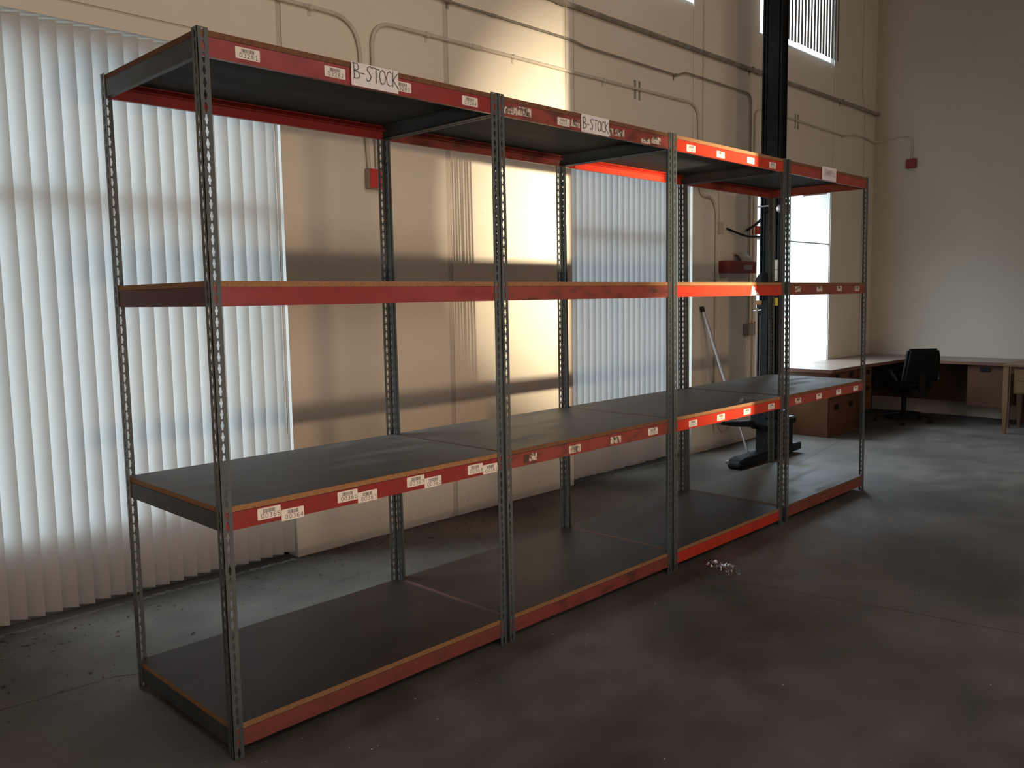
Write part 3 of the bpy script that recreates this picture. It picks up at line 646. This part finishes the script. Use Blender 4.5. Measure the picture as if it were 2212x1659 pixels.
tp('roller_cap', MB().tube([(-.915, -.075, .062), (-.90, -.060, .066)], .018, 10), 'chrome', True)
tp('fork_arm', MB().tube([(-.15, .08, .315), (-.45, .095, .345), (-.74, .11, .385)], .040, 12, r2=.018), 'rubber', True)
tp('fork_carriage', MB().box(-.17, -.13, -.05, .11, .26, .40), 'black', bevel=.006)
tp('motor_cover', MB().ell((-.12, .02, 1.60), .11, .085, .170, seg=18, rings=12, zmin=-.25), 'rubber', True)
tp('hose_channel', MB().box(-.15, -.062, -.05, .080, .42, 1.50), 'black', bevel=.01)
b5 = tp('control_panel', MB().box(-.080, -.062, -.100, -.048, 1.68, 1.88), 'whitebox', bevel=.004)
MB().box(-.082, -.062, -.101, -.047, 1.785, 1.79).build('seam', M['handle'], b5)
tp('red_switch', MB().box(-.080, -.062, -.100, -.048, 1.54, 1.67), 'redbox', bevel=.006)
tp('warning_label', MB().box(-.0655, -.0615, -.100, -.048, 1.450, 1.525), 'yellow')
tp('lamp_bracket', MB().tube([(-.05, -.03, 2.36), (-.05, -.09, 2.41), (-.04, -.15, 2.47)], .015, 8), 'handle', True)
lo = tp('work_lamp', MB().tube([(-.07, -.095, 2.355), (.02, -.15, 2.365)], .036, 16), 'greybox', True)
MB().ell((-.074, -.092, 2.355), .008, .026, .026).build('lens', M['chrome'], lo, smooth=True)
tp('lamp_cable', MB().tube([(-.0, -.08, 2.10), (.015, -.10, 2.16), (.03, -.125, 2.22)], .010, 8), 'rubber', True)
tp('side_bar', MB().tube([(-.09, .127, 2.389), (-.064, -.006, 2.39)], .008, 8), 'chrome', True)
tp('cable_clip', MB().tube([(-.16, .10, 1.405), (-.155, .02, 1.41)], .006, 8), 'chrome', True)
tp('hydraulic_hose', MB().tube([(-.156, .030, .42), (-.157, .028, 1.0), (-.156, .034, 1.36)], .005, 8), 'poleM', True)
tp('guide_rod', MB().tube([(-.158, .065, .42), (-.158, .065, 1.43)], .012, 8), 'greybox', True)
tp('orange_tag', MB().box(-.16, -.15, .02, .078, 1.46, 1.50), 'chip')

# ------------------------------------------------------------------ office furniture
def desk_top(mb, x0, x1, y0, y1, z0=.71, z1=.74):
    mb.box(x0, x1, y0, y1, z0+.001, z1)
def pull(parent, x, y, z, ax='y', w=.05, h=.05):
    b = MB()
    if ax == 'y': b.box(x-w/2, x+w/2, y-.012, y, z-h/2, z+h/2)
    else: b.box(x-.012, x, y-w/2, y+w/2, z-h/2, z+h/2)
    b.build('pull', M['handle'], parent)
t = empty('file_desk', (7.95, 1.50, 0), 'cherry file cabinet desk with four black pulls, standing in the window light', 'desk')
def lp(name, mb, m, bevel=0, parent=None, c=(7.95, 1.50)):
    mb.v = [(x-c[0], y-c[1], z) for x, y, z in mb.v]; return mb.build(name, m if isinstance(m, list) else M[m], parent, bevel=bevel)
lp('desk_top', MB().box(7.515, 8.345, 1.205, 1.84, .712, .74), 'desktop', .004, t)
lp('edge_band', MB().box(7.510, 8.345, 1.200, 1.2045, .705, .739), 'deskedge', 0, t)
lp('edge_band', MB().box(7.508, 7.5145, 1.200, 1.84, .705, .739), 'deskedge', 0, t)
lp('body', MB().box(7.54, 8.30, 1.25, 1.82, .0, .704), 'wood', .003, t)
for z0, z1 in ((.56, .70), (.10, .42)):
    dr = lp('drawer', MB().box(7.56, 8.24, 1.232, 1.2495, z0, z1), 'wood', .004, t)
    for hx in (7.70, 8.075): lp('pull', MB().box(hx-.035, hx+.035, 1.215, 1.231, (.65 if z0 > .5 else .325)-.03, (.65 if z0 > .5 else .325)+.03), 'handle', .003, dr)
# corner desk run
t = empty('corner_desk', (9.2, 1.5, 0), 'long dark L-shaped desk running along both walls of the far corner', 'desk')
c2 = (9.2, 1.5)
b = MB().prism([(8.352, 1.215), (9.395, 1.125), (9.430, .045), (9.47, -.02), (XW-.01, -.02), (XW-.01, 1.845), (8.352, 1.845)], 'z', .712, .740)
lp('desk_top', b, 'desktop', 0, t, c2)
b = MB(); e = [(8.352, 1.215), (9.395, 1.125), (9.430, .045), (9.47, -.02)]
for p, q in zip(e, e[1:]):
    b.quad([(p[0]-.004, p[1]-.004, .706), (q[0]-.004, q[1]-.004, .706), (q[0]-.004, q[1]-.004, .739), (p[0]-.004, p[1]-.004, .739)])
    b.quad([(p[0], p[1], .706), (q[0], q[1], .706), (q[0]-.004, q[1]-.004, .706), (p[0]-.004, p[1]-.004, .706)])
lp('edge_band', b, 'deskedge', 0, t, c2)
pd = lp('pedestal', MB().box(8.37, 8.66, 1.24, 1.80, .20, .711), 'wood', .003, t, c2)
for z0, z1 in ((.53, .70), (.21, .52)):
    lp('drawer', MB().box(8.385, 8.645, 1.226, 1.2395, z0, z1), 'wood', .003, pd, c2)
    lp('pull', MB().box(8.49, 8.555, 1.212, 1.226, (.645 if z0 > .5 else .462)-.025, (.645 if z0 > .5 else .462)+.025), 'handle', 0, pd, c2)
lp('side_panel', MB().box(8.352, 8.368, 1.26, 1.80, .0, .711), 'wood', 0, t, c2)
lp('back_panel', MB().box(9.98, 10.0, .02, 1.83, .20, .711), 'wood', 0, t, c2)
lp('back_panel', MB().box(8.67, 9.97, 1.80, 1.82, .20, .711), 'wood', 0, t, c2)
pd = lp('pedestal', MB().box(9.47, 9.97, .045, .44, .22, .711), 'wood', .003, t, c2)
lp('pull', MB().box(9.456, 9.47, .20, .305, .63, .675), 'handle', 0, pd, c2)
for x, y in ((9.46, -.005), (10.12, -.005), (10.12, 1.80), (8.40, 1.78), (8.65, 1.78), (9.95, .10), (9.95, .40), (9.50, .40), (9.50, .07)):
    if y > .05 and 9.4 < x < 10: continue
    lp('leg', MB().box(x-.018, x+.018, y-.012, y+.012, 0, .222 if x > 9.4 and y > .05 and x < 10 else .711), 'deskedge', 0, t, c2)
# oak table at the right edge
t = empty('side_table', (9.3, -.5, 0), 'pale oak table with a tapered leg and drawer at the right edge of the photo', 'table')
c3 = (9.3, -.5)
lp('table_top', MB().box(8.97, 9.62, -1.45, -.045, .735, .760), 'oak', .004, t, c3)
for x, y in ((9.0, -.085), (9.58, -.085), (9.0, -1.40), (9.58, -1.40)):
    b = MB(); 
    def ring(s, z): return [(x-s, y-s, z), (x+s, y-s, z), (x+s, y+s, z), (x-s, y+s, z)]
    a0_, a1_, a2_ = ring(.013, 0), ring(.026, .32), ring(.026, .734)
    for lo_, hi_ in ((a0_, a1_), (a1_, a2_)):
        for k in range(4): b.quad([lo_[k], lo_[(k+1) % 4], hi_[(k+1) % 4], hi_[k]])
    b.quad(a0_); b.quad(a2_); lp('leg', b, 'oak', 0, t, c3)
lp('apron', MB().box(9.02, 9.56, -1.37, -.12, .66, .734), 'oak', 0, t, c3)
dr = lp('drawer_case', MB().box(9.0, 9.5, -.70, -.155, .445, .715), 'oak', .003, t, c3)
lp('drawer', MB().box(8.992, 8.999, -.68, -.175, .585, .700), 'oak', .002, dr, c3)
lp('drawer', MB().box(8.992, 8.999, -.68, -.175, .460, .575), 'oak', .002, dr, c3)

# office chairs
def office_chair(loc, rz, label, arms=True):
    t = empty('office_chair', loc, label, 'chair', None, rz)   # faces local +y
    def p(name, mb, m, smooth=False, bevel=0, par=None): return mb.build(name, M[m], par or t, smooth=smooth, bevel=bevel)
    p('seat', MB().box(-.245, .245, -.23, .25, .415, .495), 'cloth', True, .03)
    b = MB(); N = 8; prof = []
    for k in range(N+1):
        v = k/N; z = .50+.40*v; wv = .225*(1-.16*v**3); yb = -.235-.06*v-.02*math.sin(v*math.pi)
        prof.append((z, wv, yb))
    for k in range(N):
        (z0, w0, y0), (z1, w1, y1) = prof[k], prof[k+1]; th = .075
        b.quad([(-w0, y0, z0), (w0, y0, z0), (w1, y1, z1), (-w1, y1, z1)]); b.quad([(-w0, y0-th, z0), (-w1, y1-th, z1), (w1, y1-th, z1), (w0, y0-th, z0)])
        b.quad([(-w0, y0, z0), (-w1, y1, z1), (-w1, y1-th, z1), (-w0, y0-th, z0)]); b.quad([(w0, y0, z0), (w0, y0-th, z0), (w1, y1-th, z1), (w1, y1, z1)])
    z0, w0, y0 = prof[0]; b.quad([(-w0, y0, z0), (-w0, y0-.075, z0), (w0, y0-.075, z0), (w0, y0, z0)])
    z0, w0, y0 = prof[-1]; b.quad([(-w0, y0, z0), (w0, y0, z0), (w0, y0-.075, z0), (-w0, y0-.075, z0)])
    p('backrest', b, 'cloth', True, .022)
    p('back_bracket', MB().box(-.04, .04, -.34, -.315, .33, .60), 'handle', bevel=.004); p('tilt_housing', MB().box(-.09, .09, -.33, .10, .34, .415), 'handle', bevel=.01)
    if arms:
        for s in (-1, 1):
            p('armrest', MB().tube(fillet([(s*.24, .12, .40), (s*.30, .12, .46), (s*.30, .08, .62), (s*.30, -.20, .62), (s*.27, -.26, .52)], .06), .017, 8), 'handle', True)
            p('arm_pad', MB().box(s*.30-.028, s*.30+.028, -.19, .10, .620, .648), 'handle', bevel=.008)
    p('gas_lift', MB().tube([(0, 0, .10), (0, 0, .35)], .028, 12), 'handle', True)
    p('hub', MB().tube([(0, 0, .07), (0, 0, .13)], .05, 14), 'handle', True)
    for k in range(5):
        a = 2*math.pi*k/5+.35; dx, dy = math.cos(a), math.sin(a)
        sp = p('base_spoke', MB().tube([(dx*.03, dy*.03, .105), (dx*.18, dy*.18, .095), (dx*.30, dy*.30, .078)], .024, 8, r2=.016), 'handle', True)
        p('caster', MB().tube([(dx*.30-dy*.022, dy*.30+dx*.022, .028), (dx*.30+dy*.022, dy*.30-dx*.022, .028)], .028, 12), 'rubber', True, par=sp)
    return t
office_chair((9.23, .86+.20, 0), R(-37), 'black fabric office chair with armrests in front of the corner desk')
office_chair((8.72, -.78, 0), R(-92), 'black chair mostly hidden under the oak table at the right edge', arms=False)

# ------------------------------------------------------------------ loose bits
def crumple(name, cx, cy, z, L, Wd, hgt, rz, m, label, cat, seed, nx=26, ny=14):
    r = random.Random(seed); b = MB(); V = {}
    for i in range(nx+1):
        for j in range(ny+1):
            u, v = i/nx*2-1, j/ny*2-1; w = Wd*(.55+.45*math.cos(u*1.4))*.5
            x = u*L/2 + r.uniform(-.4, .4)*L/nx; y = v*w + r.uniform(-.4, .4)*Wd/ny + .02*math.sin(u*4)
            h = .0015 + hgt*max(0, (1-u*u*.8)*(1-v*v))*r.uniform(.1, 1)
            V[i, j] = (x, y, h)
    for i in range(nx):
        for j in range(ny): b.quad([V[i, j], V[i+1, j], V[i+1, j+1], V[i, j+1]])
    o = b.build(name, M[m]); o.location = (cx, cy, z); o.rotation_euler = (0, 0, rz); return tag(o, label, cat)
crumple('plastic_bag', 2.935, -.165, 0, .30, .12, .035, R(62), 'film', 'clear crumpled plastic bag on the floor in front of the third bay', 'plastic bag', 4)
crumple('plastic_wrap', 3.62, .09, LV[2][0], .30, .05, .02, R(12), 'film', 'scrap of clear plastic wrap on the front edge of the third shelf', 'plastic wrap', 6, 18, 6)
b = MB(); r = random.Random(21)
for k in range(1500):
    x = r.uniform(-1.0, 6.2); dy = abs(r.gauss(0, 1)); y = YW-.015-dy*.22
    if k % 3 == 0: y = r.uniform(.85, 1.84)
    if 1.40 < x < 4.0: pass
    elif r.random() < .35: continue
    if y < .84 or x > 5.4: continue
    s = r.uniform(.0015, .0055)*(1.9 if r.random() < .06 else 1); a = r.uniform(0, 3.1); l = s*r.uniform(1, 3.0)
    ca, sa = math.cos(a), math.sin(a); z = .0008+r.uniform(0, .002)
    b.quad([(x+ca*l, y+sa*l, z), (x-sa*s, y+ca*s, z+.001), (x-ca*l, y-sa*l, z), (x+sa*s, y-ca*s, z+.0005)])
tag(b.build('floor_debris', M['dirt']), 'dark leaf crumbs and dirt scattered on the floor along the window wall', 'debris', kind='stuff')
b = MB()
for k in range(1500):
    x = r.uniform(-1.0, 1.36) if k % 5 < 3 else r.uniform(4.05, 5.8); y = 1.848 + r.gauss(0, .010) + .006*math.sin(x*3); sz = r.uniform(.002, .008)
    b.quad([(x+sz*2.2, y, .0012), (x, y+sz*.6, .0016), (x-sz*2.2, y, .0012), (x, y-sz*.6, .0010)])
tag(b.build('painted_spill_flakes', M['light_spill']), 'pale flakes painting the window light that spills onto the floor under the blinds', 'light_spill', kind='stuff')
b = MB()
for k in range(90):
    x = r.uniform(-1.5, 6.5); y = r.uniform(-2.2, -.05) if k % 2 else r.uniform(-.3, -.02); s = r.uniform(.001, .003)
    b.quad([(x+s*2, y, .001), (x, y+s, .002), (x-s*2, y, .001), (x, y-s, .0015)])
tag(b.build('floor_crumbs', M['bit']), 'tiny pale crumbs scattered on the open concrete floor', 'debris', kind='stuff')
